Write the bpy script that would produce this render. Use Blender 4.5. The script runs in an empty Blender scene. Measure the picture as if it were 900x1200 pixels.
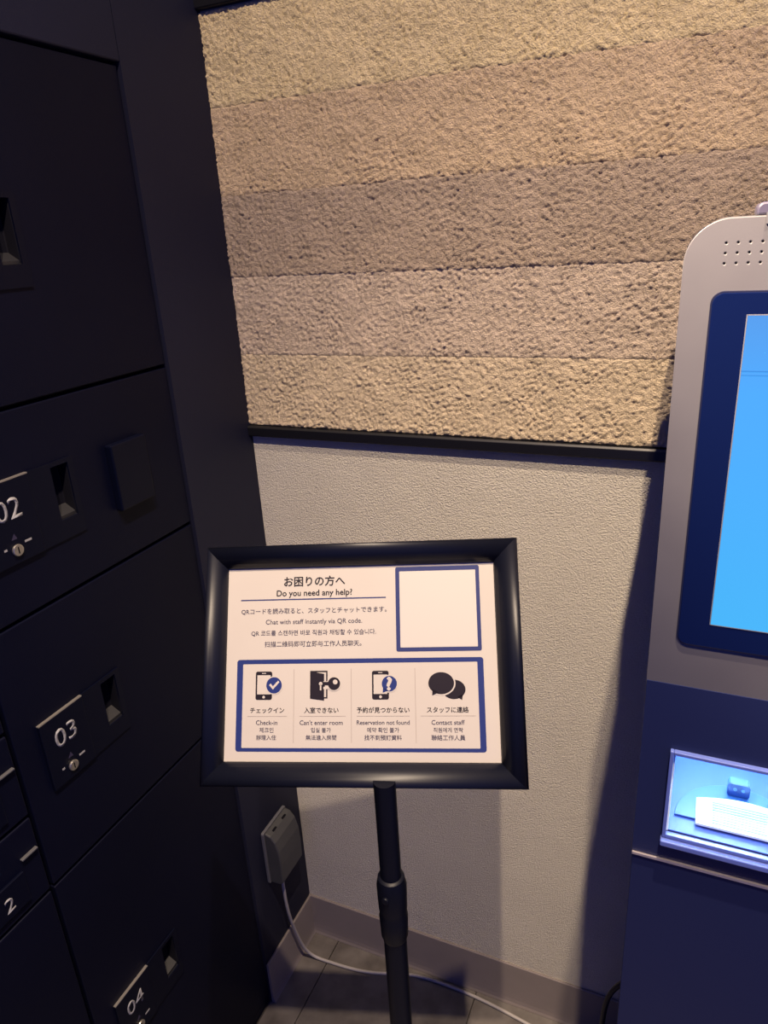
import bpy, bmesh, math
import numpy as np
from mathutils import Matrix, Vector

scene = bpy.context.scene
COL = scene.collection

# ------------------------------------------------------------------ camera, world, lamps, exposure
cam_d = bpy.data.cameras.new('camera')
cam_d.sensor_fit = 'VERTICAL'; cam_d.sensor_height = 24.0
cam_d.lens = 844.12 / 1200 * 24.0
cam_d.clip_start = 0.02
cam = bpy.data.objects.new('camera', cam_d); COL.objects.link(cam)
CX = Vector((0.9150, 0.3993, -0.0558)); CD = Vector((0.0948, -0.3493, -0.9322))
CX.normalize(); CD = (CD - CX * CD.dot(CX)).normalized(); CF = CX.cross(CD)
cam.matrix_world = Matrix(((CX.x, -CD.x, -CF.x, 0.720), (CX.y, -CD.y, -CF.y, -1.023),
                           (CX.z, -CD.z, -CF.z, 1.500), (0, 0, 0, 1)))
scene.camera = cam
scene.view_settings.view_transform = 'Standard'
scene.view_settings.look = 'None'
scene.view_settings.gamma = 1.0
scene.view_settings.use_curve_mapping = False
scene.view_settings.exposure = 0.0

world = bpy.data.worlds.new('dim_blue_room'); scene.world = world
world.use_nodes = True
bg = world.node_tree.nodes['Background']
bg.inputs[0].default_value = (0.10, 0.16, 1.0, 1); bg.inputs[1].default_value = 0.41

def spot(name, loc, aim, watt, col, size, blend, radius):
    d = bpy.data.lights.new(name, 'SPOT'); d.energy = watt; d.color = col
    d.spot_size = math.radians(size); d.spot_blend = blend; d.shadow_soft_size = radius
    o = bpy.data.objects.new(name, d); COL.objects.link(o); o.location = loc
    o.rotation_euler = (Vector(aim) - Vector(loc)).to_track_quat('-Z', 'Y').to_euler()
    return o
WARM = (1.0, 0.78, 0.565)
def aim_at(loc, deg, side):      # a point on the floor side of the wall: deg from straight down, leaning left by side metres
    return (loc[0] - side, loc[1] + math.tan(math.radians(deg)) * loc[2], 0.0)
LB, LA = (0.88, -1.34, 3.10), (0.84, -0.84, 3.10)
spot('ceiling_spotlight', LB, aim_at(LB, 23, 0.55), 235, WARM, 94, 1.0, 0.016)
spot('ceiling_spotlight', LA, aim_at(LA, 7, 0.45), 300, WARM, 52, 1.0, 0.014)
spot('added_kiosk_spot', (0.35, -0.80, 2.00), (0.80, -0.455, 1.53), 205, WARM, 44, 1.0, 0.012)  # added lamp, no fixture seen; brightens the kiosk top

# ------------------------------------------------------------------ materials
def mat(name, color, rough=0.5, metal=0.0, spec=0.5, emit=None, estr=0.0, bump=None, vary=None, coat=0.0):
    """bump=(scale, distance, detail)   vary=(scale, second colour, [low, high])"""
    m = bpy.data.materials.new(name); m.use_nodes = True
    nt = m.node_tree; b = nt.nodes['Principled BSDF']
    b.inputs['Base Color'].default_value = (*color, 1)
    b.inputs['Roughness'].default_value = rough
    b.inputs['Metallic'].default_value = metal
    b.inputs['Specular IOR Level'].default_value = spec
    b.inputs['Coat Weight'].default_value = coat
    if emit:
        b.inputs['Emission Color'].default_value = (*emit, 1); b.inputs['Emission Strength'].default_value = estr
    tc = nt.nodes.new('ShaderNodeNewGeometry')
    if bump:
        n = nt.nodes.new('ShaderNodeTexNoise'); n.inputs['Scale'].default_value = bump[0]
        n.inputs['Detail'].default_value = bump[2]; n.inputs['Roughness'].default_value = 0.6
        nt.links.new(tc.outputs['Position'], n.inputs['Vector'])
        bp = nt.nodes.new('ShaderNodeBump'); bp.inputs['Strength'].default_value = 1.0
        bp.inputs['Distance'].default_value = bump[1]
        nt.links.new(n.outputs['Fac'], bp.inputs['Height']); nt.links.new(bp.outputs['Normal'], b.inputs['Normal'])
    if vary:
        n = nt.nodes.new('ShaderNodeTexNoise'); n.inputs['Scale'].default_value = vary[0]
        n.inputs['Detail'].default_value = 5.0
        nt.links.new(tc.outputs['Position'], n.inputs['Vector'])
        r = nt.nodes.new('ShaderNodeMapRange')
        lo, hi = vary[2] if len(vary) > 2 else (0.35, 0.65)
        r.inputs['From Min'].default_value = lo; r.inputs['From Max'].default_value = hi
        nt.links.new(n.outputs['Fac'], r.inputs['Value'])
        x = nt.nodes.new('ShaderNodeMix'); x.data_type = 'RGBA'
        x.inputs['A'].default_value = (*color, 1); x.inputs['B'].default_value = (*vary[1], 1)
        nt.links.new(r.outputs['Result'], x.inputs['Factor']); nt.links.new(x.outputs['Result'], b.inputs['Base Color'])
    return m

BANDS = [('yellow beige', (0.88, 0.72, 0.43)), ('pink beige', (0.75, 0.58, 0.38)), ('mauve', (0.55, 0.435, 0.325)),
         ('tan', (0.70, 0.57, 0.44)), ('sand', (0.78, 0.64, 0.45))]
M_band = [mat('plaster_' + n.replace(' ', '_'), c, 0.9, spec=0.15, bump=(480, 0.0052, 5),
              vary=(26, tuple(v * 0.86 for v in c))) for n, c in BANDS]
M_wall = mat('fine_textured_paint', (0.61, 0.575, 0.50), 0.85, spec=0.2, bump=(420, 0.0034, 3), vary=(12, (0.58, 0.545, 0.475)))
M_wallback = mat('plain_plaster', (0.5, 0.42, 0.32), 0.9)
M_black = mat('black_trim', (0.004, 0.004, 0.006), 0.42)
M_blackwall = mat('black_painted_panel', (0.0075, 0.0085, 0.024), 0.6, spec=0.25, bump=(900, 0.0002, 2), vary=(3, (0.0062, 0.0070, 0.020)))
M_door = mat('black_locker_enamel', (0.0009, 0.0015, 0.0085), 0.50, spec=0.14, bump=(700, 0.00012, 2), vary=(4, (0.0014, 0.0020, 0.0105)))  # black enamel with a blue haze mixed into its colour
M_plate = mat('black_satin_plastic', (0.0010, 0.0017, 0.0085), 0.45, spec=0.16)  # same blue haze put into the plastic's colour
M_edge = mat('plate_edge_glint', (0.30, 0.28, 0.26), 0.35, metal=0.6)  # glint along the plate's upper edge, painted as a pale colour
M_pocket = mat('dark_recess', (0.002, 0.002, 0.006), 0.7, spec=0.2)
M_num = mat('pale_grey_lettering', (0.26, 0.26, 0.27), 0.5)
M_pull = mat('grey_pull_plastic', (0.012, 0.012, 0.015), 0.5)  # slightly paler than the door enamel
M_latch = mat('dark_steel', (0.14, 0.14, 0.15), 0.4, metal=0.5)
M_chrome = mat('dull_chrome', (0.62, 0.58, 0.50), 0.28, metal=0.9)
M_base = mat('taupe_vinyl_baseboard', (0.24, 0.205, 0.195), 0.5, vary=(14, (0.22, 0.19, 0.18)))
M_grout = mat('dark_grout', (0.05, 0.043, 0.04), 0.9, bump=(600, 0.0004, 2))
M_tile = mat('grey_brown_stone_tile', (0.15, 0.135, 0.125), 0.42, bump=(60, 0.0008, 5), vary=(17, (0.085, 0.075, 0.070), (0.38, 0.68)))
M_frame = mat('black_satin_aluminium', (0.0028, 0.0036, 0.0095), 0.42, spec=0.32)
M_pole = mat('black_powder_coat', (0.0026, 0.0032, 0.008), 0.45, spec=0.2)
M_paper = mat('cream_paper', (0.415, 0.385, 0.35), 0.55, spec=0.15, vary=(9, (0.40, 0.37, 0.335)))
M_white = mat('white_print_area', (0.43, 0.405, 0.375), 0.55, spec=0.2)
M_navy = mat('navy_ink', (0.022, 0.030, 0.11), 0.5, spec=0.2)
M_blue = mat('dark_blue_ink', (0.013, 0.024, 0.12), 0.5, spec=0.2)
M_ink = mat('black_ink', (0.010, 0.007, 0.012), 0.5, spec=0.2)
M_txtblue = mat('slate_blue_ink', (0.030, 0.026, 0.055), 0.5, spec=0.2)
M_grey = mat('light_grey_ink', (0.28, 0.25, 0.23), 0.5, spec=0.2)
M_silver = mat('brushed_silver_paint', (0.098, 0.094, 0.104), 0.42, metal=0.1, vary=(11, (0.086, 0.082, 0.092)), bump=(1500, 0.00004, 2))
M_cab = mat('shade_tinted_metal', (0.010, 0.015, 0.060), 0.45, metal=0.0, spec=0.3)  # blue shade of the lower kiosk put into the base colour
M_glass = mat('black_display_glass', (0.002, 0.005, 0.030), 0.12, spec=0.5)  # bluish base stands for ambient haze on black glass
M_rim = mat('display_rim', (0.02, 0.022, 0.05), 0.15, metal=0.5)
M_lip = mat('pale_blue_acrylic_lip', (0.10, 0.14, 0.42), 0.2, spec=0.5)
M_ledge = mat('lit_seam_edge', (0.62, 0.56, 0.58), 0.3, metal=0.7)  # light on the seam ledge put into a pale metal colour
M_tray = mat('tray_liner', (0.80, 0.92, 0.94), 0.35)
M_traydark = mat('tray_floor_blue', (0.04, 0.07, 0.36), 0.4)
M_disc = mat('blue_disc', (0.03, 0.075, 0.30), 0.35)
M_pad = mat('white_ribbed_pad', (0.85, 0.95, 0.95), 0.6)
M_rib = mat('pale_cyan_ribs', (0.30, 0.52, 0.56), 0.6)
M_module = mat('navy_sensor_block', (0.012, 0.03, 0.20), 0.3)
M_lens = mat('sensor_lens', (0.10, 0.18, 0.60), 0.15)
M_adapter = mat('warm_grey_plastic', (0.055, 0.056, 0.058), 0.5, vary=(20, (0.049, 0.050, 0.052)))
M_adapter_rim = mat('pale_plastic_rim', (0.11, 0.11, 0.125), 0.45)
M_cable = mat('off_white_cable', (0.36, 0.335, 0.32), 0.45)
M_cord = mat('black_rubber_cord', (0.008, 0.008, 0.02), 0.5)
M_webcam = mat('grey_purple_plastic', (0.05, 0.045, 0.075), 0.4)
M_led = mat('cool_led', (0.6, 0.9, 1.0), 0.5, emit=(0.60, 0.93, 1.0), estr=58.0)

def screen_material():
    m = mat('lit_blue_screen', (0.01, 0.02, 0.05), 0.2, emit=(0.05, 0.42, 1.0), estr=0.9)
    nt = m.node_tree; b = nt.nodes['Principled BSDF']
    g = nt.nodes.new('ShaderNodeNewGeometry'); s = nt.nodes.new('ShaderNodeSeparateXYZ')
    nt.links.new(g.outputs['Position'], s.inputs[0])
    mr = nt.nodes.new('ShaderNodeMapRange'); mr.inputs['From Min'].default_value = 1.193; mr.inputs['From Max'].default_value = 1.435
    nt.links.new(s.outputs['Z'], mr.inputs['Value'])
    cr = nt.nodes.new('ShaderNodeValToRGB'); e = cr.color_ramp.elements
    e[0].position = 0.0; e[0].color = (0.060, 0.50, 1.0, 1)
    e[1].position = 1.0; e[1].color = (0.060, 0.31, 0.80, 1)
    q = e.new(0.78); q.color = (0.050, 0.40, 0.98, 1)
    nt.links.new(mr.outputs['Result'], cr.inputs[0]); nt.links.new(cr.outputs[0], b.inputs['Emission Color'])
    return m
M_screen = screen_material()

# ------------------------------------------------------------------ helpers
def link(o, parent=None):
    COL.objects.link(o)
    if parent is not None: o.parent = parent
    return o
def obj(name, bm, m, parent=None, smooth=False, bevel=0.0, seg=2):
    me = bpy.data.meshes.new(name); bm.normal_update(); bm.to_mesh(me); bm.free()
    for mm in (m if isinstance(m, (list, tuple)) else [m]): me.materials.append(mm)
    if smooth: me.polygons.foreach_set('use_smooth', [True] * len(me.polygons))
    o = bpy.data.objects.new(name, me); link(o, parent)
    if bevel:
        mod = o.modifiers.new('bevel', 'BEVEL'); mod.width = bevel; mod.segments = seg
        mod.limit_method = 'ANGLE'; mod.angle_limit = math.radians(40)
    return o
def box(bm, x0, x1, y0, y1, z0, z1, mi=0):
    v = [bm.verts.new(p) for p in ((x0,y0,z0),(x1,y0,z0),(x1,y1,z0),(x0,y1,z0),(x0,y0,z1),(x1,y0,z1),(x1,y1,z1),(x0,y1,z1))]
    for f in ((0,3,2,1),(4,5,6,7),(0,1,5,4),(1,2,6,5),(2,3,7,6),(3,0,4,7)):
        bm.faces.new([v[i] for i in f]).material_index = mi
    return v
def boxo(name, dims, m, parent=None, bevel=0.0, seg=2):
    bm = bmesh.new(); box(bm, *dims); return obj(name, bm, m, parent, bevel=bevel, seg=seg)
def thing(name, label, cat, loc=(0, 0, 0), group=None):
    o = bpy.data.objects.new(name, None); link(o); o.location = loc; o.empty_display_size = 0.05
    o['label'] = label; o['category'] = cat
    if group: o['group'] = group
    return o
def tag(o, label, cat):
    o['label'] = label; o['category'] = cat; return o
def structure(o): o['kind'] = 'structure'; return o
def prism(bm, pts, d0, d1, f):
    """extrude the closed outline pts (2D, counter-clockwise) between d0 and d1; f(a, b, d) -> point"""
    A = [bm.verts.new(f(a, b, d0)) for a, b in pts]; B = [bm.verts.new(f(a, b, d1)) for a, b in pts]
    n = len(pts)
    for i in range(n): bm.faces.new((A[i], A[(i+1) % n], B[(i+1) % n], B[i]))
    bm.faces.new(A[::-1]); bm.faces.new(B)
    bmesh.ops.recalc_face_normals(bm, faces=bm.faces)
def rrect(x0, x1, y0, y1, r, n=8, corners=(1, 1, 1, 1)):
    """rounded rectangle outline; corners = bottom-right, top-right, top-left, bottom-left"""
    out = []
    for (cx, cy, a0, on) in ((x1, y0, -90, corners[0]), (x1, y1, 0, corners[1]), (x0, y1, 90, corners[2]), (x0, y0, 180, corners[3])):
        if not on: out.append((cx, cy)); continue
        px = cx - r if cx == x1 else cx + r; py = cy - r if cy == y1 else cy + r
        for i in range(n + 1):
            a = math.radians(a0 + 90 * i / n); out.append((px + r * math.cos(a), py + r * math.sin(a)))
    return out
def lathe(bm, prof, cx, cy, n=32):
    rings = [[bm.verts.new((cx + r * math.cos(2*math.pi*i/n), cy + r * math.sin(2*math.pi*i/n), z)) for i in range(n)] for r, z in prof]
    for a, b in zip(rings, rings[1:]):
        for i in range(n): bm.faces.new((a[i], a[(i+1) % n], b[(i+1) % n], b[i]))
    bm.faces.new(rings[0][::-1]); bm.faces.new(rings[-1])
    bmesh.ops.recalc_face_normals(bm, faces=bm.faces)
def tube_mesh(name, pts, r, m, parent=None):
    cu = bpy.data.curves.new(name, 'CURVE'); cu.dimensions = '3D'; cu.bevel_depth = r; cu.bevel_resolution = 4; cu.resolution_u = 10
    sp = cu.splines.new('NURBS'); sp.points.add(len(pts) - 1); sp.use_endpoint_u = True; sp.order_u = 4; sp.use_cyclic_u = False
    for p, q in zip(sp.points, pts): p.co = (*q, 1)
    cu.use_fill_caps = True
    t = bpy.data.objects.new('tmp', cu); COL.objects.link(t)
    me = bpy.data.meshes.new_from_object(t.evaluated_get(bpy.context.evaluated_depsgraph_get()))
    bpy.data.objects.remove(t); me.materials.clear(); me.materials.append(m); me.name = name
    me.polygons.foreach_set('use_smooth', [True] * len(me.polygons))
    return link(bpy.data.objects.new(name, me), parent)
def text_pieces(s, bold=0.0, extrude=0.0):
    cu = bpy.data.curves.new('t', 'FONT'); cu.body = s; cu.size = 1; cu.offset = bold; cu.resolution_u = 3; cu.extrude = extrude
    t = bpy.data.objects.new('t', cu); COL.objects.link(t)
    me = bpy.data.meshes.new_from_object(t.evaluated_get(bpy.context.evaluated_depsgraph_get()))
    bpy.data.objects.remove(t); me.materials.clear()
    return me
def boolean(o, cutter):
    md = o.modifiers.new('cut', 'BOOLEAN'); md.operation = 'DIFFERENCE'; md.solver = 'EXACT'; md.object = cutter
    me = bpy.data.meshes.new_from_object(o.evaluated_get(bpy.context.evaluated_depsgraph_get()))
    o.modifiers.clear(); o.data = me; bpy.data.objects.remove(cutter)

# ------------------------------------------------------------------ back wall: plain lower wall, rough plaster bands above
wall = structure(boxo('wall_back', (-0.02, 1.75, 0.0, 0.10, -0.02, 2.72), M_wallback))
bm = bmesh.new(); box(bm, 0.0, 1.75, -0.0008, 0.001, 0.0, 1.1885)
obj('painted_lower_wall', bm, M_wall, wall)

rng = np.random.default_rng(7)
STEP = 0.0020; X1 = 1.40; Z0, Z1 = 1.18, 1.94
nx, nz = int(X1 / STEP) + 1, int((Z1 - Z0) / STEP) + 1
def bandnoise(lo, hi, stretch=1.0, ang=0.0):
    F = np.fft.rfft2(rng.standard_normal((nz, nx)))
    fz = np.fft.fftfreq(nz, STEP)[:, None]; fx = np.fft.rfftfreq(nx, STEP)[None, :]
    u = fx * math.cos(ang) + fz * math.sin(ang); v = (-fx * math.sin(ang) + fz * math.cos(ang)) * stretch
    f = np.hypot(u, v)
    w = np.exp(-(np.log(np.maximum(f, 1e-6) / math.sqrt(1/lo * 1/hi)) / (1.5 * math.log(math.sqrt(hi/lo))))**2) / np.sqrt(np.maximum(f, 1))
    h = np.fft.irfft2(F * w, s=(nz, nx)); return h / h.std()
g1 = bandnoise(0.005, 0.016, 0.7, 0.7); g2 = bandnoise(0.005, 0.014, 1.35, -0.5); g3 = bandnoise(0.02, 0.10)
mix = 1 / (1 + np.exp(-3 * bandnoise(0.06, 0.25)))
rough = (np.where(g1 > 0, g1 ** 0.8, -np.abs(g1) ** 1.2) * (0.35 + 0.65 * mix) + np.maximum(g2, -0.2) * (1 - 0.5 * mix)) * 0.00108 + 0.0003 * g3
rough = np.clip(rough, -0.0028, 0.0024)
pits = bandnoise(0.006, 0.012); rough -= 0.0012 * np.clip(pits - 2.9, 0, 1.2)
edge = bandnoise(0.012, 0.05)
EDGES = [1.8120, 1.691, 1.5705, 1.4510, 1.3280, 1.2090]
WAVE = [0, 0.0006, 0.0005, 0.0004, 0.0003, 0.0]
for k in range(5):
    zt, zb = EDGES[k], EDGES[k + 1]
    n = int(round((zt - zb) / STEP)) + 1
    zz = np.linspace(zb, zt, n); iz = np.clip(((zz - Z0) / STEP).astype(int), 0, nz - 1)
    H = rough[iz, :].copy()
    t = (zz - zb) / (zt - zb)
    er = 0.0025 / (zt - zb)
    roll = np.clip(t / er, 0, 1) ** 0.6 * 0.0012 + np.clip((1 - t) / (er * 0.6), 0, 1) ** 0.6 * 0.0008
    Y = -(0.0035 + 0.0006 * ((k * 7) % 3) + roll[:, None] - 0.0020 + H + 0.0010)
    Xg = np.repeat(np.linspace(0, X1, nx)[None, :], n, 0)
    wv_b = edge[10 + k * 3, :] * WAVE[k + 1]; wv_t = edge[10 + (k - 1) * 3, :] * WAVE[k]
    Zg = zz[:, None] + wv_b[None, :] * (1 - t)[:, None] ** 6 + wv_t[None, :] * t[:, None] ** 6
    Y = np.minimum(Y, -0.0002)
    V = np.stack([Xg, Y, Zg], -1).reshape(-1, 3).astype(np.float32)
    a = (np.arange(n - 1)[:, None] * nx + np.arange(nx - 1)[None, :]).ravel()
    Q = np.stack([a, a + 1, a + nx + 1, a + nx], -1).astype(np.int32)
    me = bpy.data.meshes.new('plaster_band')
    me.vertices.add(len(V)); me.vertices.foreach_set('co', V.ravel())
    me.loops.add(Q.size); me.loops.foreach_set('vertex_index', Q.ravel())
    me.polygons.add(len(Q)); me.polygons.foreach_set('loop_start', np.arange(0, Q.size, 4, dtype=np.int32))
    me.update(calc_edges=True); me.polygons.foreach_set('use_smooth', np.ones(len(Q), dtype=bool))
    me.materials.append(M_band[k])
    o = link(bpy.data.objects.new('plaster_band', me), wall)
    o['label'] = ['topmost plaster band, yellow beige', 'second plaster band, pink beige', 'middle plaster band, mauve brown',
                  'fourth plaster band, tan', 'lowest plaster band, sand coloured'][k]
bm = bmesh.new(); box(bm, 0.0, 1.75, -0.004, 0.001, 1.836, 2.70)
obj('painted_upper_wall', bm, M_wall, wall)
def trim(name, z0, z1):
    bm = bmesh.new(); prism(bm, [(0.002, z0), (0.002, z1), (-0.0105, z1), (-0.0132, z1 - 0.003), (-0.0132, z0 + 0.002), (-0.0120, z0)], -0.004, 1.75, lambda a, b, d: (d, a, b))
    return structure(obj(name, bm, M_black, None, bevel=0.0006))
trim('trim_1', 1.1895, 1.2075)
trim('trim_2', 1.8150, 1.8360)

# ------------------------------------------------------------------ left wall (black panel), baseboards
bm = bmesh.new()
box(bm, -0.03, 0.004, -0.186, 0.0, 0.0, 2.70)
wl = structure(obj('wall_left', bm, M_blackwall))
bm = bmesh.new(); box(bm, -0.03, 0.004, -1.35, -0.1862, 1.7235, 2.70)
obj('upper_panel', bm, M_blackwall, wl, bevel=0.002)
def baseboard(name, f, L0, L1):
    prof = [(0.0, 0.110), (0.0035, 0.112), (0.0050, 0.110), (0.0052, 0.030), (0.0056, 0.016), (0.0066, 0.007), (0.0085, 0.0015), (0.0085, 0.0), (0.0, 0.0)]
    bm = bmesh.new(); prism(bm, prof, L0, L1, f); return structure(obj(name, bm, M_base, None))
baseboard('baseboard_back', lambda a, b, d: (d, -0.0009 - a, b), 0.0, 1.75)
baseboard('baseboard_left', lambda a, b, d: (0.0042 + a, d, b), -0.1855, -0.0009)

# ------------------------------------------------------------------ floor of stone tiles
floor = structure(boxo('floor', (-0.45, 1.75, -2.2, 0.0, -0.05, -0.006), M_grout))
tw = 0.3275; g = 0.0020
def tile_mesh(w, d):
    bm = bmesh.new(); v = box(bm, g/2, w - g/2, -d + g/2, -g/2, -0.0065, 0.0)
    bmesh.ops.bevel(bm, geom=[e for e in bm.edges if all(q.co.z > -0.001 for q in e.verts)], offset=0.0012, segments=1)
    me = bpy.data.meshes.new('floor_tile'); bm.to_mesh(me); bm.free(); me.materials.append(M_tile); return me
cache = {}
xs = [0.0, 0.0720] + [0.0720 + tw * i for i in range(1, 6)]
for j in range(6):
    for a, b in zip(xs, xs[1:]):
        key = (round(b - a, 4)); cache.setdefault(key, tile_mesh(b - a, tw))
        o = link(bpy.data.objects.new('floor_tile', cache[key]), floor)
        o.location = (a, -0.002 - j * tw, 0.0)

# ------------------------------------------------------------------ lockers on the left wall
lk = thing('locker_cabinet', 'black bank of coin lockers with numbered doors along the left wall', 'locker', (-0.18, -0.65, 0))
LO = Vector((0.18, 0.65, 0))
def lpart(o, parent=lk):
    if parent is lk: o.location = LO
    return o
lpart(boxo('carcass', (-0.36, -0.020, -1.345, -0.1875, 0.004, 1.722), M_pocket, lk))
lpart(boxo('plinth', (-0.0195, -0.002, -1.345, -0.1885, 0.004, 0.022), M_door, lk))
def pocket_box(bm, x0, x1, y0, y1, z0, z1, hy0, hy1, hz0, hz1, xp):
    """box whose +x face has a rectangular pocket down to xp"""
    Y = (y0, hy0, hy1, y1); Z = (z0, hz0, hz1, z1)
    v = [[bm.verts.new((x1, Y[i], Z[j])) for j in range(4)] for i in range(4)]
    for i in range(3):
        for j in range(3):
            if i == 1 and j == 1: continue
            bm.faces.new((v[i][j], v[i+1][j], v[i+1][j+1], v[i][j+1]))
    p = [bm.verts.new((xp, y, z)) for y, z in ((hy0, hz0), (hy1, hz0), (hy1, hz1), (hy0, hz1))]
    r = [v[1][1], v[2][1], v[2][2], v[1][2]]
    for i in range(4): bm.faces.new((r[i], r[(i+1) % 4], p[(i+1) % 4], p[i])).material_index = 1
    bm.faces.new(p).material_index = 1
    b = [bm.verts.new((x0, y, z)) for y, z in ((y0, z0), (y1, z0), (y1, z1), (y0, z1))]
    ring = [[v[i][0] for i in range(4)], [v[3][j] for j in range(4)], [v[i][3] for i in (3, 2, 1, 0)], [v[0][j] for j in (3, 2, 1, 0)]]
    for s in range(4): bm.faces.new([b[s]] + [b[(s+1) % 4]] + ring[s][::-1])
    bm.faces.new(b[::-1])
    bmesh.ops.recalc_face_normals(bm, faces=bm.faces)
def number(s, yc, zc, width, parent, x, thick=0.0006):
    me = text_pieces(s, 0.004)
    co = np.empty(len(me.vertices) * 3); me.vertices.foreach_get('co', co); co = co.reshape(-1, 3)
    lo, hi = co.min(0), co.max(0); k = width / (hi[0] - lo[0])
    out = np.stack([np.full(len(co), x), yc + (co[:, 0] - (lo[0]+hi[0])/2) * k, zc + (co[:, 1] - (lo[1]+hi[1])/2) * k], -1)
    me.vertices.foreach_set('co', out.ravel()); me.update(); me.materials.append(M_num)
    o = link(bpy.data.objects.new('number_lettering', me), parent)
    md = o.modifiers.new('solid', 'SOLIDIFY'); md.thickness = thick; md.offset = 0
    return o
def door(y0, y1, z0, z1, lock=None, text=None):
    G = 0.0022
    bm = bmesh.new()
    if lock is None:
        box(bm, -0.019, 0.0, y0 + G, y1 - G, z0 + G, z1 - G)
        d = obj('locker_door', bm, [M_door, M_pocket], lk, bevel=0.0016)
        d.location = LO; return d
    t = lock
    pocket_box(bm, -0.019, 0.0, y0 + G, y1 - G, z0 + G, z1 - G, -0.426, -0.399, t - 0.075, t - 0.006, -0.017)
    d = obj('locker_door', bm, [M_door, M_pocket], lk, bevel=0.0012); d.location = LO
    if text: d['label'] = 'locker door numbered ' + text
    # raised pull surround on the right, lock plate on the left
    bm = bmesh.new()
    Y0, Y1, zb, zt = -0.460, -0.391, t - 0.100, t
    for r in ((Y0, Y1, t - 0.006, zt), (Y0, Y1, zb, t - 0.075), (Y0, -0.426, t - 0.075, t - 0.006), (-0.399, Y1, t - 0.075, t - 0.006)):
        box(bm, 0.0, 0.0022, r[0], r[1], r[2], r[3])
    bmesh.ops.remove_doubles(bm, verts=bm.verts, dist=1e-5)
    obj('pull_surround', bm, M_plate, d)
    bm = bmesh.new(); prism(bm, [(-0.017, t - 0.0748), (-0.002, t - 0.0748), (-0.002, t - 0.071), (-0.017, t - 0.062)], -0.4258, -0.3992, lambda a, b, c: (a, c, b))
    pl = obj('finger_pull', bm, M_pull, d); pl['label'] = 'pale lip at the bottom of the slot'
    bm = bmesh.new(); box(bm, 0.0, 0.0042, -0.531, -0.4602, t - 0.100, t - 0.0012)
    obj('lock_plate', bm, M_plate, d, bevel=0.0005)
    e = boxo('top_edge_glint', (0.0, 0.0044, -0.531, -0.4602, t - 0.0012, t + 0.0002), M_edge, d); e['label'] = 'painted glint along the top edge of the lock plate'
    if text: number(text, -0.4965, t - 0.034, 0.034, d, 0.0046)
    # key cylinder with marks round it
    bm = bmesh.new(); yk, zk = -0.4975, t - 0.0835
    C = lambda a, b, c: (c, yk + a, zk + b)
    prism(bm, [(0.0072*math.cos(i*math.pi/12), 0.0072*math.sin(i*math.pi/12)) for i in range(24)], 0.004, 0.0072, C)
    kc = obj('key_cylinder', bm, M_chrome, d, bevel=0.0008); kc['label'] = 'round chrome lock cylinder'
    boxo('key_slot', (0.0070, 0.0074, yk - 0.0008, yk + 0.0008, zk - 0.004, zk + 0.004), M_pocket, d)
    for a0, a1, b0, b1 in ((0.0125, 0.022, 0.0045, 0.0070), (-0.0165, -0.0125, 0.0035, 0.006)):
        boxo('lock_mark', (0.004, 0.0046, yk + a0, yk + a1, zk + b0, zk + b1), M_num, d)
    bm = bmesh.new(); prism(bm, [(-0.004, 0.013), (0.004, 0.013), (0.001, 0.020)], 0.004, 0.0044, C)
    obj('arrow_mark', bm, M_txtblue, d)
    return d
CA, CB, CC = -0.1875, -0.5675, -0.9475
zs = [(1.3425, 1.7215, 1.568, '01'), (1.0970, 1.3415, 1.266, '02'), (0.7285, 1.0960, 0.956, '03'), (0.0235, 0.7275, 0.451, '04')]
for z0, z1, t, s in zs:
    d = door(CB, CA, z0, z1, t, s)
    if s == '02':
        bm = bmesh.new(); box(bm, 0.0, 0.012, -0.334, -0.268, 1.170, 1.262)
        c = obj('cover_box', bm, M_plate, d, bevel=0.002); c['label'] = 'square raised cover beside the pull slot'
for z0, z1 in ((0.7285, 0.8505), (0.8515, 0.9735), (0.9745, 1.0960)):
    d = door(CC, CB - 0.001, z0, z1)
    t = z0 + 0.062
    boxo('lock_plate', (0.0, 0.0040, -0.745, -0.600, t - 0.045, t), M_plate, d, bevel=0.0006)
    boxo('latch_hook', (0.0, 0.0050, -0.598, -0.5745, t + 0.0135, t + 0.0160), M_latch, d, bevel=0.0006)
    if z0 < 0.8: number('2', -0.6275, t - 0.0260, 0.0125, d, 0.0044); d['label'] = 'small locker door marked 2'
for z0, z1 in ((1.3425, 1.7215), (1.0970, 1.3415), (0.0235, 0.7275)): door(CC, CB - 0.001, z0, z1)
for z0, z1 in ((1.3425, 1.7215), (1.0970, 1.3415), (0.7285, 1.0960), (0.0235, 0.7275)): door(-1.3445, CC - 0.001, z0, z1)

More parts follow.
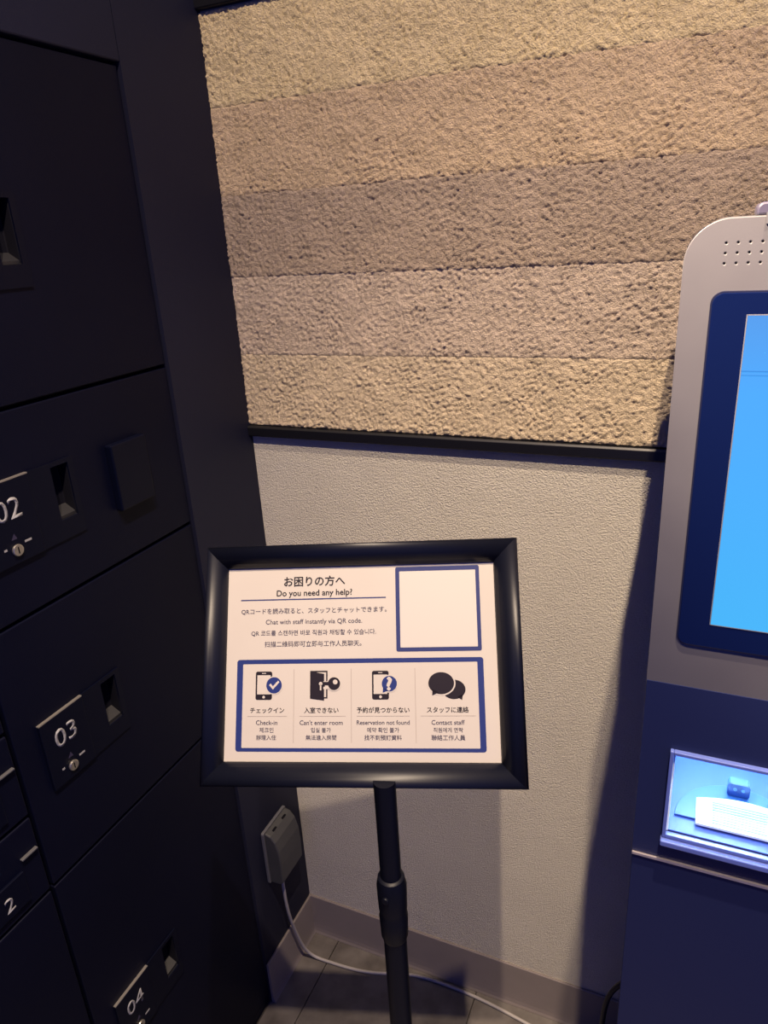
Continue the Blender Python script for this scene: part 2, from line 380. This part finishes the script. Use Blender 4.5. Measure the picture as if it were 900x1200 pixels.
# ------------------------------------------------------------------ power adapter on the left wall and its cable
ad = thing('power_adapter', 'grey power adapter plugged into the black wall just above the baseboard corner', 'adapter', (0.004, -0.10, 0.29))
AO = Vector((-0.004, 0.10, -0.29))
bm = bmesh.new(); prism(bm, rrect(-0.142, -0.058, 0.290, 0.419, 0.004), 0.0045, 0.0105, lambda a, b, c: (c, a, b))
o = obj('back_rim', bm, M_adapter_rim, ad, bevel=0.001); o.location = AO; o['label'] = 'pale rim against the wall'
bm = bmesh.new()
prof = [(0.0105, 0.292), (0.034, 0.293), (0.0405, 0.300), (0.0415, 0.345), (0.0400, 0.378), (0.0340, 0.401), (0.024, 0.414), (0.0105, 0.418)]
prism(bm, prof, -0.139, -0.061, lambda a, b, c: (a, c, b))
o = obj('housing', bm, M_adapter, ad, bevel=0.003, seg=3); o.location = AO
for y in (-0.118, -0.083):
    bm = bmesh.new(); box(bm, 0.0195, 0.0235, y - 0.006, y + 0.006, 0.4130, 0.4163); o = obj('dark_slot', bm, M_pocket, ad); o.location = AO
cb = tube_mesh('power_cable', [(0.026, -0.122, 0.291), (0.026, -0.121, 0.27), (0.024, -0.119, 0.23), (0.021, -0.108, 0.16), (0.020, -0.092, 0.10),
      (0.022, -0.080, 0.05), (0.030, -0.070, 0.016), (0.050, -0.066, 0.004), (0.080, -0.064, 0.0036), (0.12, -0.062, 0.0036), (0.17, -0.056, 0.0036), (0.22, -0.038, 0.0036), (0.26, -0.024, 0.0036),
      (0.31, -0.0195, 0.0036), (0.36, -0.0200, 0.0036), (0.41, -0.0225, 0.0036), (0.47, -0.0300, 0.0036), (0.53, -0.0400, 0.0036), (0.60, -0.050, 0.0036), (0.66, -0.060, 0.0036)], 0.0034, M_cable)
tag(cb, 'off-white cable hanging from the adapter and running along the floor edge', 'cable')

# ------------------------------------------------------------------ sign on its stand
SR = Vector((0.959, 0.308, 0.023)).normalized(); SU = Vector((-0.178, 0.496, 0.841)); SU = (SU - SR * SU.dot(SR)).normalized(); SN = SR.cross(SU)
SO = Vector((0.2540, -0.4340, 1.1630))
PX, PY = 0.4600, -0.4985
st = thing('sign_stand', 'black framed landscape notice on a black floor pole, asking if you need any help', 'sign', (PX, PY, 0))
SM = Matrix(((SR.x, SU.x, SN.x, SO.x - PX), (SR.y, SU.y, SN.y, SO.y - PY), (SR.z, SU.z, SN.z, SO.z), (0, 0, 0, 1)))
W, Hh = 0.291, 0.204
def sgn(name, bm, m, parent=None, **k):
    """a mesh in the sign's own plane (x right, y up, z towards the reader)"""
    o = obj(name, bm, m, parent if parent is not None else st, **k)
    if parent is None: o.matrix_local = SM
    return o
# mitred, rounded snap-frame rails
fw = 0.0262; prof = [(0, -0.010), (0, 0.0016), (0.0012, 0.0042), (0.0045, 0.0072), (0.0100, 0.0100), (0.0160, 0.0098), (0.0215, 0.0072), (0.0250, 0.0022), (fw, -0.004), (fw, -0.012), (0.020, -0.012)]
c4 = [(0, 0), (W, 0), (W, -Hh), (0, -Hh)]; dg = [(-1, 1), (1, 1), (1, -1), (-1, -1)]
for i in range(4):
    j = (i + 1) % 4; bm = bmesh.new()
    A = [bm.verts.new((c4[i][0] + dg[i][0]*a, c4[i][1] + dg[i][1]*a, z)) for a, z in prof]
    B = [bm.verts.new((c4[j][0] + dg[j][0]*a, c4[j][1] + dg[j][1]*a, z)) for a, z in prof]
    for q in range(len(prof)):
        r = (q + 1) % len(prof); f = bm.faces.new((A[q], A[r], B[r], B[q])); f.smooth = 0 < q < 8
    bm.faces.new(A); bm.faces.new(B[::-1]); bmesh.ops.recalc_face_normals(bm, faces=bm.faces)
    sgn('frame_rail', bm, M_frame)
bm = bmesh.new(); box(bm, -0.018, W + 0.018, -Hh - 0.018, 0.018, -0.0145, -0.0122); sgn('backboard', bm, M_pole)
bm = bmesh.new(); box(bm, -0.003, W + 0.003, -Hh - 0.003, 0.003, -0.0010, 0.0)
poster = sgn('poster', bm, M_paper); poster['label'] = 'cream printed sheet in four languages'

class Print:
    """collects flat printed shapes; each layer lies a hair above the last"""
    def __init__(s): s.bm = bmesh.new()
    def poly(s, pts, z=0.0002, mi=0):
        f = s.bm.faces.new([s.bm.verts.new((x, y, z)) for x, y in pts]); f.material_index = mi; return s
    def rect(s, x0, x1, y0, y1, z=0.0002, mi=0): return s.poly([(x0, y0), (x1, y0), (x1, y1), (x0, y1)], z, mi)
    def disc(s, cx, cy, r, z=0.0002, mi=0, ry=None, a0=0, a1=360, n=40):
        full = (a1 - a0) == 360
        return s.poly([(cx + r*math.cos(math.radians(a0 + (a1-a0)*i/n)), cy + (ry or r)*math.sin(math.radians(a0 + (a1-a0)*i/n))) for i in range(n if full else n + 1)], z, mi)
    def rr(s, x0, x1, y0, y1, r, z=0.0002, mi=0): return s.poly(rrect(x0, x1, y0, y1, r, 5), z, mi)
    def text(s, t, x0, x1, yc, bold=0.0, z=0.0002, mi=0):
        # heavier weights are built from copies shifted by a hair, which keeps dense characters legible
        me = text_pieces(t)
        co = [v.co.copy() for v in me.vertices]
        lo = min(c.x for c in co); hi = max(c.x for c in co); b0 = min(c.y for c in co); b1 = max(c.y for c in co); k = (x1 - x0) / (hi - lo)
        w = max(bold, 0.0) * k
        for q, (dx, dy) in enumerate(((-w, 0), (w, 0), (0, -w), (0, w)) if w else ((0, 0),)):
            n0 = len(s.bm.verts); f0 = len(s.bm.faces)
            s.bm.from_mesh(me); s.bm.verts.ensure_lookup_table(); s.bm.faces.ensure_lookup_table()
            for v in s.bm.verts[n0:]: v.co = (x0 + (v.co.x - lo) * k + dx, yc + (v.co.y - (b0 + b1)/2) * k + dy, z + q * 0.00001)
            for f in s.bm.faces[f0:]: f.material_index = mi
        bpy.data.meshes.remove(me); return s
    def done(s, name, mats):
        for f in s.bm.faces:
            f.normal_update()
            if f.normal.z < 0: f.normal_flip()
        return obj(name, s.bm, mats, poster)
mm = 0.001
T = lambda t, x0, x1, y, b, m, name: Print().text(t, x0*mm, x1*mm, y*mm, b).done(name, m)
T('お困りの方へ', 63.2, 130.8, -15.3, 0.022, M_ink, 'heading_lettering')
T('Do you need any help?', 55.0, 138.6, -28.9, 0.020, M_ink, 'heading_lettering')
Print().rect(14.7*mm, 175.3*mm, -35.4*mm, -34.1*mm).done('heading_underline', M_navy)
T('QRコードを読み取ると、スタッフとチャットできます。', 15.5, 176.0, -47.3, 0.009, M_txtblue, 'body_lettering')
T('Chat with staff instantly via QR code.', 43.2, 149.3, -59.6, 0.008, M_txtblue, 'body_lettering')
T('QR 코드를 스캔하면 바로 직원과 채팅할 수 있습니다.', 27.2, 164.2, -70.9, 0.009, M_txtblue, 'body_lettering')
T('扫描二维码即可立即与工作人员聊天。', 42.3, 148.5, -82.6, 0.009, M_txtblue, 'body_lettering')
# code square: its border only, the field left blank
Print().rr(185.9*mm, 275.6*mm, -92.3*mm, -2.6*mm, 2*mm, 0.0002, 0).rr(190.3*mm, 271.6*mm, -88.0*mm, -7.4*mm, 0.5*mm, 0.0004, 1).done('blank_code_square', [M_navy, M_white])
Print().rr(12.2*mm, 276.6*mm, -194.0*mm, -98.8*mm, 3*mm, 0.0002, 0).rr(18.9*mm, 270.3*mm, -190.2*mm, -103.6*mm, 1*mm, 0.0004, 1).done('option_box', [M_blue, M_paper])
Z = 0.0006
for x in (75.3, 137.3, 205.0): Print().rect((x-.3)*mm, (x+.3)*mm, -184.8*mm, -109.3*mm, Z).done('divider_line', M_grey)
for x0, x1 in ((24.5, 68.2), (81.4, 131.2), (143.2, 198.6), (210.1, 266.9)): Print().rect(x0*mm, x1*mm, -158.2*mm, -157.7*mm, Z).done('divider_line', M_grey)
def phone(p, x0, x1, y0, y1):
    p.rr(x0*mm, x1*mm, y0*mm, y1*mm, 2.2*mm, Z, 0).rect((x0+1.7)*mm, (x1-1.7)*mm, (y0+5.8)*mm, (y1-3.9)*mm, Z+.0001, 1)
    p.disc((x0+x1)/2*mm, (y0+2.9)*mm, 1.45*mm, Z+.0001, 1).rr(((x0+x1)/2-2.3)*mm, ((x0+x1)/2+2.3)*mm, (y1-2.3)*mm, (y1-1.5)*mm, .35*mm, Z+.0001, 1)
ms = [M_ink, M_paper, M_blue]
p = Print(); phone(p, 33.3, 51.4, -141.0, -111.4)
p.disc(53.6*mm, -125.9*mm, 9.6*mm, Z+.0002, 1).disc(53.6*mm, -125.9*mm, 8.5*mm, Z+.0003, 2)
p.poly([(48.2*mm, -125.6*mm), (49.9*mm, -123.9*mm), (52.4*mm, -126.8*mm), (58.0*mm, -121.0*mm), (59.6*mm, -122.6*mm), (52.4*mm, -130.3*mm)], Z+.0004, 1)
p.done('phone_tick_icon', ms)
p = Print()
p.rect(93*mm, 111.8*mm, -139.9*mm, -111.2*mm, Z, 0).rect(94.5*mm, 110.3*mm, -138.4*mm, -112.8*mm, Z+.0001, 1)
p.poly([(93*mm, -139.9*mm), (108.2*mm, -142.0*mm), (108.2*mm, -114.4*mm), (93*mm, -111.6*mm)], Z+.0002, 0)
p.rect(107.4*mm, 113.2*mm, -130.2*mm, -122.2*mm, Z+.00025, 1)
p.disc(118.9*mm, -124.6*mm, 7.8*mm, Z+.0003, 1).rect(107.0*mm, 114*mm, -126.4*mm, -122.8*mm, Z+.0004, 0).rect(107.2*mm, 109.0*mm, -127.8*mm, -125.6*mm, Z+.0004, 0)
p.disc(118.9*mm, -124.6*mm, 6.6*mm, Z+.0005, 0).disc(120.2*mm, -122.9*mm, 2.5*mm, Z+.0006, 1)
p.disc(104.5*mm, -124.6*mm, 1.9*mm, Z+.0006, 1).rect(103.7*mm, 105.3*mm, -131.4*mm, -125*mm, Z+.0006, 1)
p.done('door_key_icon', ms)
p = Print(); phone(p, 159.5, 177.3, -141.3, -111.8)
p.disc(177.9*mm, -125.1*mm, 9.2*mm, Z+.0002, 1).disc(177.9*mm, -125.1*mm, 8.0*mm, Z+.0003, 2)
p.poly([(170.8*mm, -134.2*mm), (176.0*mm, -132.5*mm), (171.2*mm, -128.6*mm)], Z+.0003, 2)
p.text('?', 176.0*mm, 179.8*mm, -125.1*mm, 0.055, Z+.0004, 1); p.done('phone_question_icon', ms)
p = Print()
p.disc(245.2*mm, -131.4*mm, 12.0*mm, Z, 0, ry=9.8*mm).poly([(248.5*mm, -139.2*mm), (253.4*mm, -142.2*mm), (254.5*mm, -136.0*mm)], Z, 0)
p.disc(232.2*mm, -125.0*mm, 14.9*mm, Z+.0001, 1, ry=12.6*mm).disc(232.2*mm, -125.0*mm, 13.4*mm, Z+.0002, 0, ry=11.2*mm)
p.poly([(223.0*mm, -131.0*mm), (222.6*mm, -137.3*mm), (229.5*mm, -134.6*mm)], Z+.0002, 0); p.done('speech_bubbles_icon', ms)
for t, x0, x1 in (('チェックイン', 27.8, 65.0), ('入室できない', 86.8, 123.5), ('予約が見つからない', 143.1, 198.5), ('スタッフに連絡', 216.8, 259.6)):
    Print().text(t, x0*mm, x1*mm, -151.8*mm, 0.018, Z).done('option_title', M_ink)
for t, x0, x1 in (('Check-in', 34.4, 57.7), ("Can't enter room", 82.0, 128.1), ('Reservation not found', 143.0, 198.5), ('Contact staff', 221.2, 255.2)):
    Print().text(t, x0*mm, x1*mm, -164.4*mm, 0.010, Z).done('option_lettering', M_txtblue)
for t, x0, x1 in (('체크인', 38.3, 53.6), ('입실 불가', 94.2, 115.4), ('예약 확인 불가', 153.8, 187.4), ('직원에게 연락', 223.0, 253.3)):
    Print().text(t, x0*mm, x1*mm, -172.0*mm, 0.010, Z).done('option_lettering', M_txtblue)
for t, x0, x1 in (('辦理入住', 35.0, 56.6), ('無法進入房間', 88.7, 121.2), ('找不到預訂資料', 151.0, 190.1), ('聯絡工作人員', 220.7, 255.3)):
    Print().text(t, x0*mm, x1*mm, -179.6*mm, 0.010, Z).done('option_lettering', M_txtblue)
# pole, collar, base
def stl(name, prof, m=M_pole, n=32):
    bm = bmesh.new(); lathe(bm, prof, 0, 0, n); o = obj(name, bm, m, st, smooth=True)
    md = o.modifiers.new('edge', 'EDGE_SPLIT'); md.split_angle = math.radians(40); return o
stl('upper_tube', [(0.0115, 0.84), (0.0115, 0.985)])
c = stl('height_collar', [(0.0128, 0.765), (0.0152, 0.772), (0.0160, 0.800), (0.0150, 0.806), (0.0158, 0.812), (0.0165, 0.845), (0.0145, 0.856), (0.0120, 0.858)])
bm = bmesh.new(); prism(bm, [(0.004*math.cos(i*math.pi/8), 0.004*math.sin(i*math.pi/8)) for i in range(16)], 0.010, 0.019, lambda a, b, d: (a, -d, 0.838 + b)); obj('collar_screw', bm, M_pole, c, bevel=0.0008)
stl('lower_tube', [(0.0130, 0.012), (0.0130, 0.770)])
stl('base_plate', [(0.150, 0.0), (0.150, 0.006), (0.146, 0.009), (0.030, 0.012), (0.020, 0.022)], n=64)
bm = bmesh.new(); box(bm, W/2 - 0.035, W/2 + 0.035, -Hh - 0.012, -Hh + 0.055, -0.0175, -0.0146); br = sgn('mounting_bracket', bm, M_pole, bevel=0.001)

# ------------------------------------------------------------------ self-service kiosk
KX0, KX1, KF, KB, KT = 0.6975, 1.130, -0.4550, -0.120, 1.4985
SEAM = 0.9370
kx, ky = (KX0 + KX1) / 2, (KF + KB) / 2
ki = thing('self_service_kiosk', 'silver self-service kiosk, lower half tinted for shade, with a lit blue screen and glowing tray', 'kiosk', (kx, ky, 0))
KO = Vector((-kx, -ky, 0))
XZ = lambda a, b, d: (a, d, b)
bm = bmesh.new(); prism(bm, rrect(KX0, KX1, SEAM + 0.0015, KT, 0.0285, 14, (0, 1, 1, 0)), KB, KF, XZ)
h = obj('housing', bm, M_silver, ki); h.location = KO
cut = bmesh.new(); box(cut, 0.7255, 0.832, KF - 0.02, -0.345, 0.9720, 1.0610)
for i in range(15):
    for j in range(3):
        x, z = 0.7237 + i * 0.00735, 1.4825 - j * 0.0066
        vv = [[cut.verts.new((x + 0.0007*math.cos(q*math.pi/4), y, z + 0.0007*math.sin(q*math.pi/4))) for q in range(8)] for y in (KF - 0.01, KF + 0.006)]
        for q in range(8): cut.faces.new((vv[0][q], vv[0][(q+1) % 8], vv[1][(q+1) % 8], vv[1][q]))
        cut.faces.new(vv[0][::-1]); cut.faces.new(vv[1])
bmesh.ops.recalc_face_normals(cut, faces=cut.faces)
boolean(h, obj('cutter', cut, M_silver)); h.location = KO
if not h.data.materials: h.data.materials.append(M_silver)
md = h.modifiers.new('bevel', 'BEVEL'); md.width = 0.0009; md.segments = 2; md.limit_method = 'ANGLE'; md.angle_limit = math.radians(60)
def kp(name, bm, m, **k):
    o = obj(name, bm, m, ki, **k); o.location = KO; return o
bm = bmesh.new(); prism(bm, rrect(KX0 - 0.0088, KX1 + 0.0088, 0.10, KT - 0.002, 0.036, 12, (0, 1, 1, 0)), KB + 0.012, -0.215, XZ); kp('added_shadow_casing', bm, M_cab, bevel=0.001)  # wider back shell added to broaden the kiosk's shadow on the wall
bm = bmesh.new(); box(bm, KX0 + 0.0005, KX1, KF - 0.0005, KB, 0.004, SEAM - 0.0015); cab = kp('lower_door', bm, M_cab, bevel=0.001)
bm = bmesh.new(); box(bm, KX0 + 0.0007, KX1 - 0.001, KF - 0.0030, KF + 0.01, SEAM - 0.0014, SEAM + 0.0012); kp('seam_edge', bm, M_ledge)['label'] = 'ledge along the door seam, its lit top painted pale'
bm = bmesh.new(); box(bm, KX0 + 0.0002, KX1 - 0.0005, KF - 0.0012, KF - 0.0002, SEAM + 0.0016, 1.128)
# front skin below the display, open round the tray
bm.free(); bm = bmesh.new()
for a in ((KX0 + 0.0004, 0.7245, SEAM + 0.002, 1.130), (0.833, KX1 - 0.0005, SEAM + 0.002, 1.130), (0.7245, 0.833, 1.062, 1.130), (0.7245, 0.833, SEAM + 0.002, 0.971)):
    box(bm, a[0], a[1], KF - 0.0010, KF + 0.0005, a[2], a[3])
kp('tray_panel', bm, M_cab)['label'] = 'front panel round the tray, shade painted into its colour'
# display
bm = bmesh.new(); prism(bm, rrect(0.7175, 1.083, 1.1705, 1.4515, 0.0085, 8), KF + 0.002, KF - 0.0014, XZ); kp('display_rim', bm, M_rim, bevel=0.0005)
bm = bmesh.new(); prism(bm, rrect(0.7187, 1.0818, 1.1717, 1.4503, 0.0078, 8), KF - 0.001, KF - 0.0022, XZ); gl = kp('display_glass', bm, M_glass, bevel=0.0005)
def scr(name, x0, x1, z0, z1, m, dy=0.0):
    bm = bmesh.new(); box(bm, x0, x1, KF - 0.0026 - dy, KF - 0.0023, z0, z1); o = obj(name, bm, m, gl); return o
scr('lit_screen', 0.7420, 1.0585, 1.1935, 1.4350, M_screen)
M_line = mat('screen_line', (0.01, 0.02, 0.05), 0.3, emit=(0.012, 0.20, 0.62), estr=1.0)
M_border = mat('screen_border', (0.12, 0.12, 0.14), 0.4)
scr('menu_line', 0.7420, 1.0585, 1.3968, 1.3974, M_line, 0.0002); scr('menu_line', 0.7420, 1.0585, 1.3940, 1.3944, M_line, 0.0002)
for a in ((0.7412, 0.7419, 1.1930, 1.4358), (1.0586, 1.0593, 1.1930, 1.4358), (0.7420, 1.0585, 1.4351, 1.4358), (0.7420, 1.0585, 1.1928, 1.1934)):
    scr('screen_border', *a, M_border, 0.0001)
# tray: liner, lip, floor, disc, pad, sensor block, lamp strip
bm = bmesh.new(); x0, x1, y0, y1, z0, z1 = 0.7257, 0.8318, KF - 0.0004, -0.3455, 0.9722, 1.0608; t = 0.0015
box(bm, x0, x0 + t, y0, y1, z0, z1); box(bm, x1 - t, x1, y0, y1, z0, z1); box(bm, x0 + t, x1 - t, y0, y1, z1 - t, z1); box(bm, x0 + t, x1 - t, y1 - t, y1, z0, z1 - t)
tl = kp('tray_liner', bm, M_tray)
bm = bmesh.new(); box(bm, x0 + t, x1 - t, y0, y1 - t, z0, z0 + t); obj('tray_floor', bm, M_traydark, tl)
bm = bmesh.new(); box(bm, x0 + 0.012, x1 - 0.012, -0.372, -0.358, z1 - t - 0.003, z1 - t); obj('lamp_strip', bm, M_led, tl)
bm = bmesh.new(); box(bm, x0 + 0.012, x1 - 0.012, -0.437, -0.431, z1 - t - 0.002, z1 - t); obj('lamp_strip', bm, M_led, tl)
bm = bmesh.new()
pts = [(0.786 + 0.0545*math.cos(a), -0.436 + 0.0560*math.sin(a)) for a in [math.pi*i/32 for i in range(33)]]
pts = [(min(max(a, x0 + t + .0002), x1 - t - .0002), b) for a, b in pts]
prism(bm, pts, z0 + t, z0 + t + 0.0025, lambda a, b, d: (a, b, d)); obj('round_plate', bm, M_disc, tl, bevel=0.0006)
bm = bmesh.new(); pts = [(0.7500, -0.4440), (0.8240, -0.4440)] + [(0.8240 - 0.0740*i/16, -0.4060 + 0.006*math.sin(math.pi*i/16) - 0.004 * i / 16) for i in range(17)]
prism(bm, pts, z0 + t + 0.0025, z0 + t + 0.0050, lambda a, b, d: (a, b, d)); pad = obj('ribbed_pad', bm, M_pad, tl)
bm = bmesh.new()
for i in range(9):
    y = -0.4400 + i * 0.0034; box(bm, 0.764, 0.818, y, y + 0.0017, z0 + t + 0.0050, z0 + t + 0.0058)
obj('rib', bm, M_rib, tl)['kind'] = 'stuff'
bm = bmesh.new(); prism(bm, rrect(0.7770, 0.7955, z0 + t + 0.0025, z0 + 0.0185, 0.0025, 4, (0, 1, 1, 0)), -0.384, -0.393, XZ); obj('sensor_block', bm, M_disc, tl)
bm = bmesh.new(); prism(bm, rrect(0.7765, 0.7960, z0 + 0.0055, z0 + 0.0192, 0.0025, 4), -0.3932, -0.3950, XZ); sb = obj('sensor_face', bm, M_module, tl)
for x in (0.7830, 0.7900):
    bm = bmesh.new(); prism(bm, [(x + 0.0016*math.cos(i*math.pi/8), z0 + 0.0135 + 0.0016*math.sin(i*math.pi/8)) for i in range(16)], -0.3950, -0.3956, XZ); obj('sensor_lens', bm, M_lens, tl)
bm = bmesh.new()
for a in ((0.7225, 0.7257, 0.9680, 1.0645), (0.8320, 0.8350, 0.9680, 1.0645), (0.7257, 0.8320, 1.0612, 1.0645), (0.7257, 0.8320, 0.9680, 0.9718)):
    box(bm, a[0], a[1], KF - 0.0060, KF - 0.0008, a[2], a[3])
lip = kp('tray_lip', bm, M_lip, bevel=0.0006)
bm = bmesh.new(); box(bm, 0.7215, 0.8360, KF - 0.0105, KF - 0.0010, 0.9610, 0.9672); kp('tray_sill', bm, M_lip, bevel=0.0012)
# hump with a clip on the kiosk's top edge
wc = thing('webcam', 'small grey device sitting on the top edge of the kiosk', 'camera', (0.79, -0.43, KT))
bm = bmesh.new(); prism(bm, rrect(-0.050, 0.040, 0.0003, 0.0085, 0.0045, 6, (0, 1, 1, 0)), 0.020, -0.022, XZ); obj('housing', bm, M_webcam, wc, bevel=0.0015)
bm = bmesh.new(); box(bm, -0.044, -0.010, -0.0275, -0.0255, -0.0050, 0.0020); box(bm, -0.044, -0.010, -0.0255, -0.0200, 0.0006, 0.0020); obj('clip', bm, M_silver, wc)
# kiosk's own cord
cd = tube_mesh('kiosk_power_cord', [(0.716, -0.098, 0.310), (0.702, -0.098, 0.306), (0.688, -0.098, 0.290), (0.672, -0.098, 0.262), (0.663, -0.098, 0.228), (0.659, -0.098, 0.17), (0.659, -0.096, 0.08), (0.667, -0.090, 0.02), (0.70, -0.080, 0.0050), (0.76, -0.070, 0.0050), (0.82, -0.060, 0.0050)], 0.0045, M_cord)
tag(cd, 'black power cord hanging behind the foot of the kiosk', 'cord')
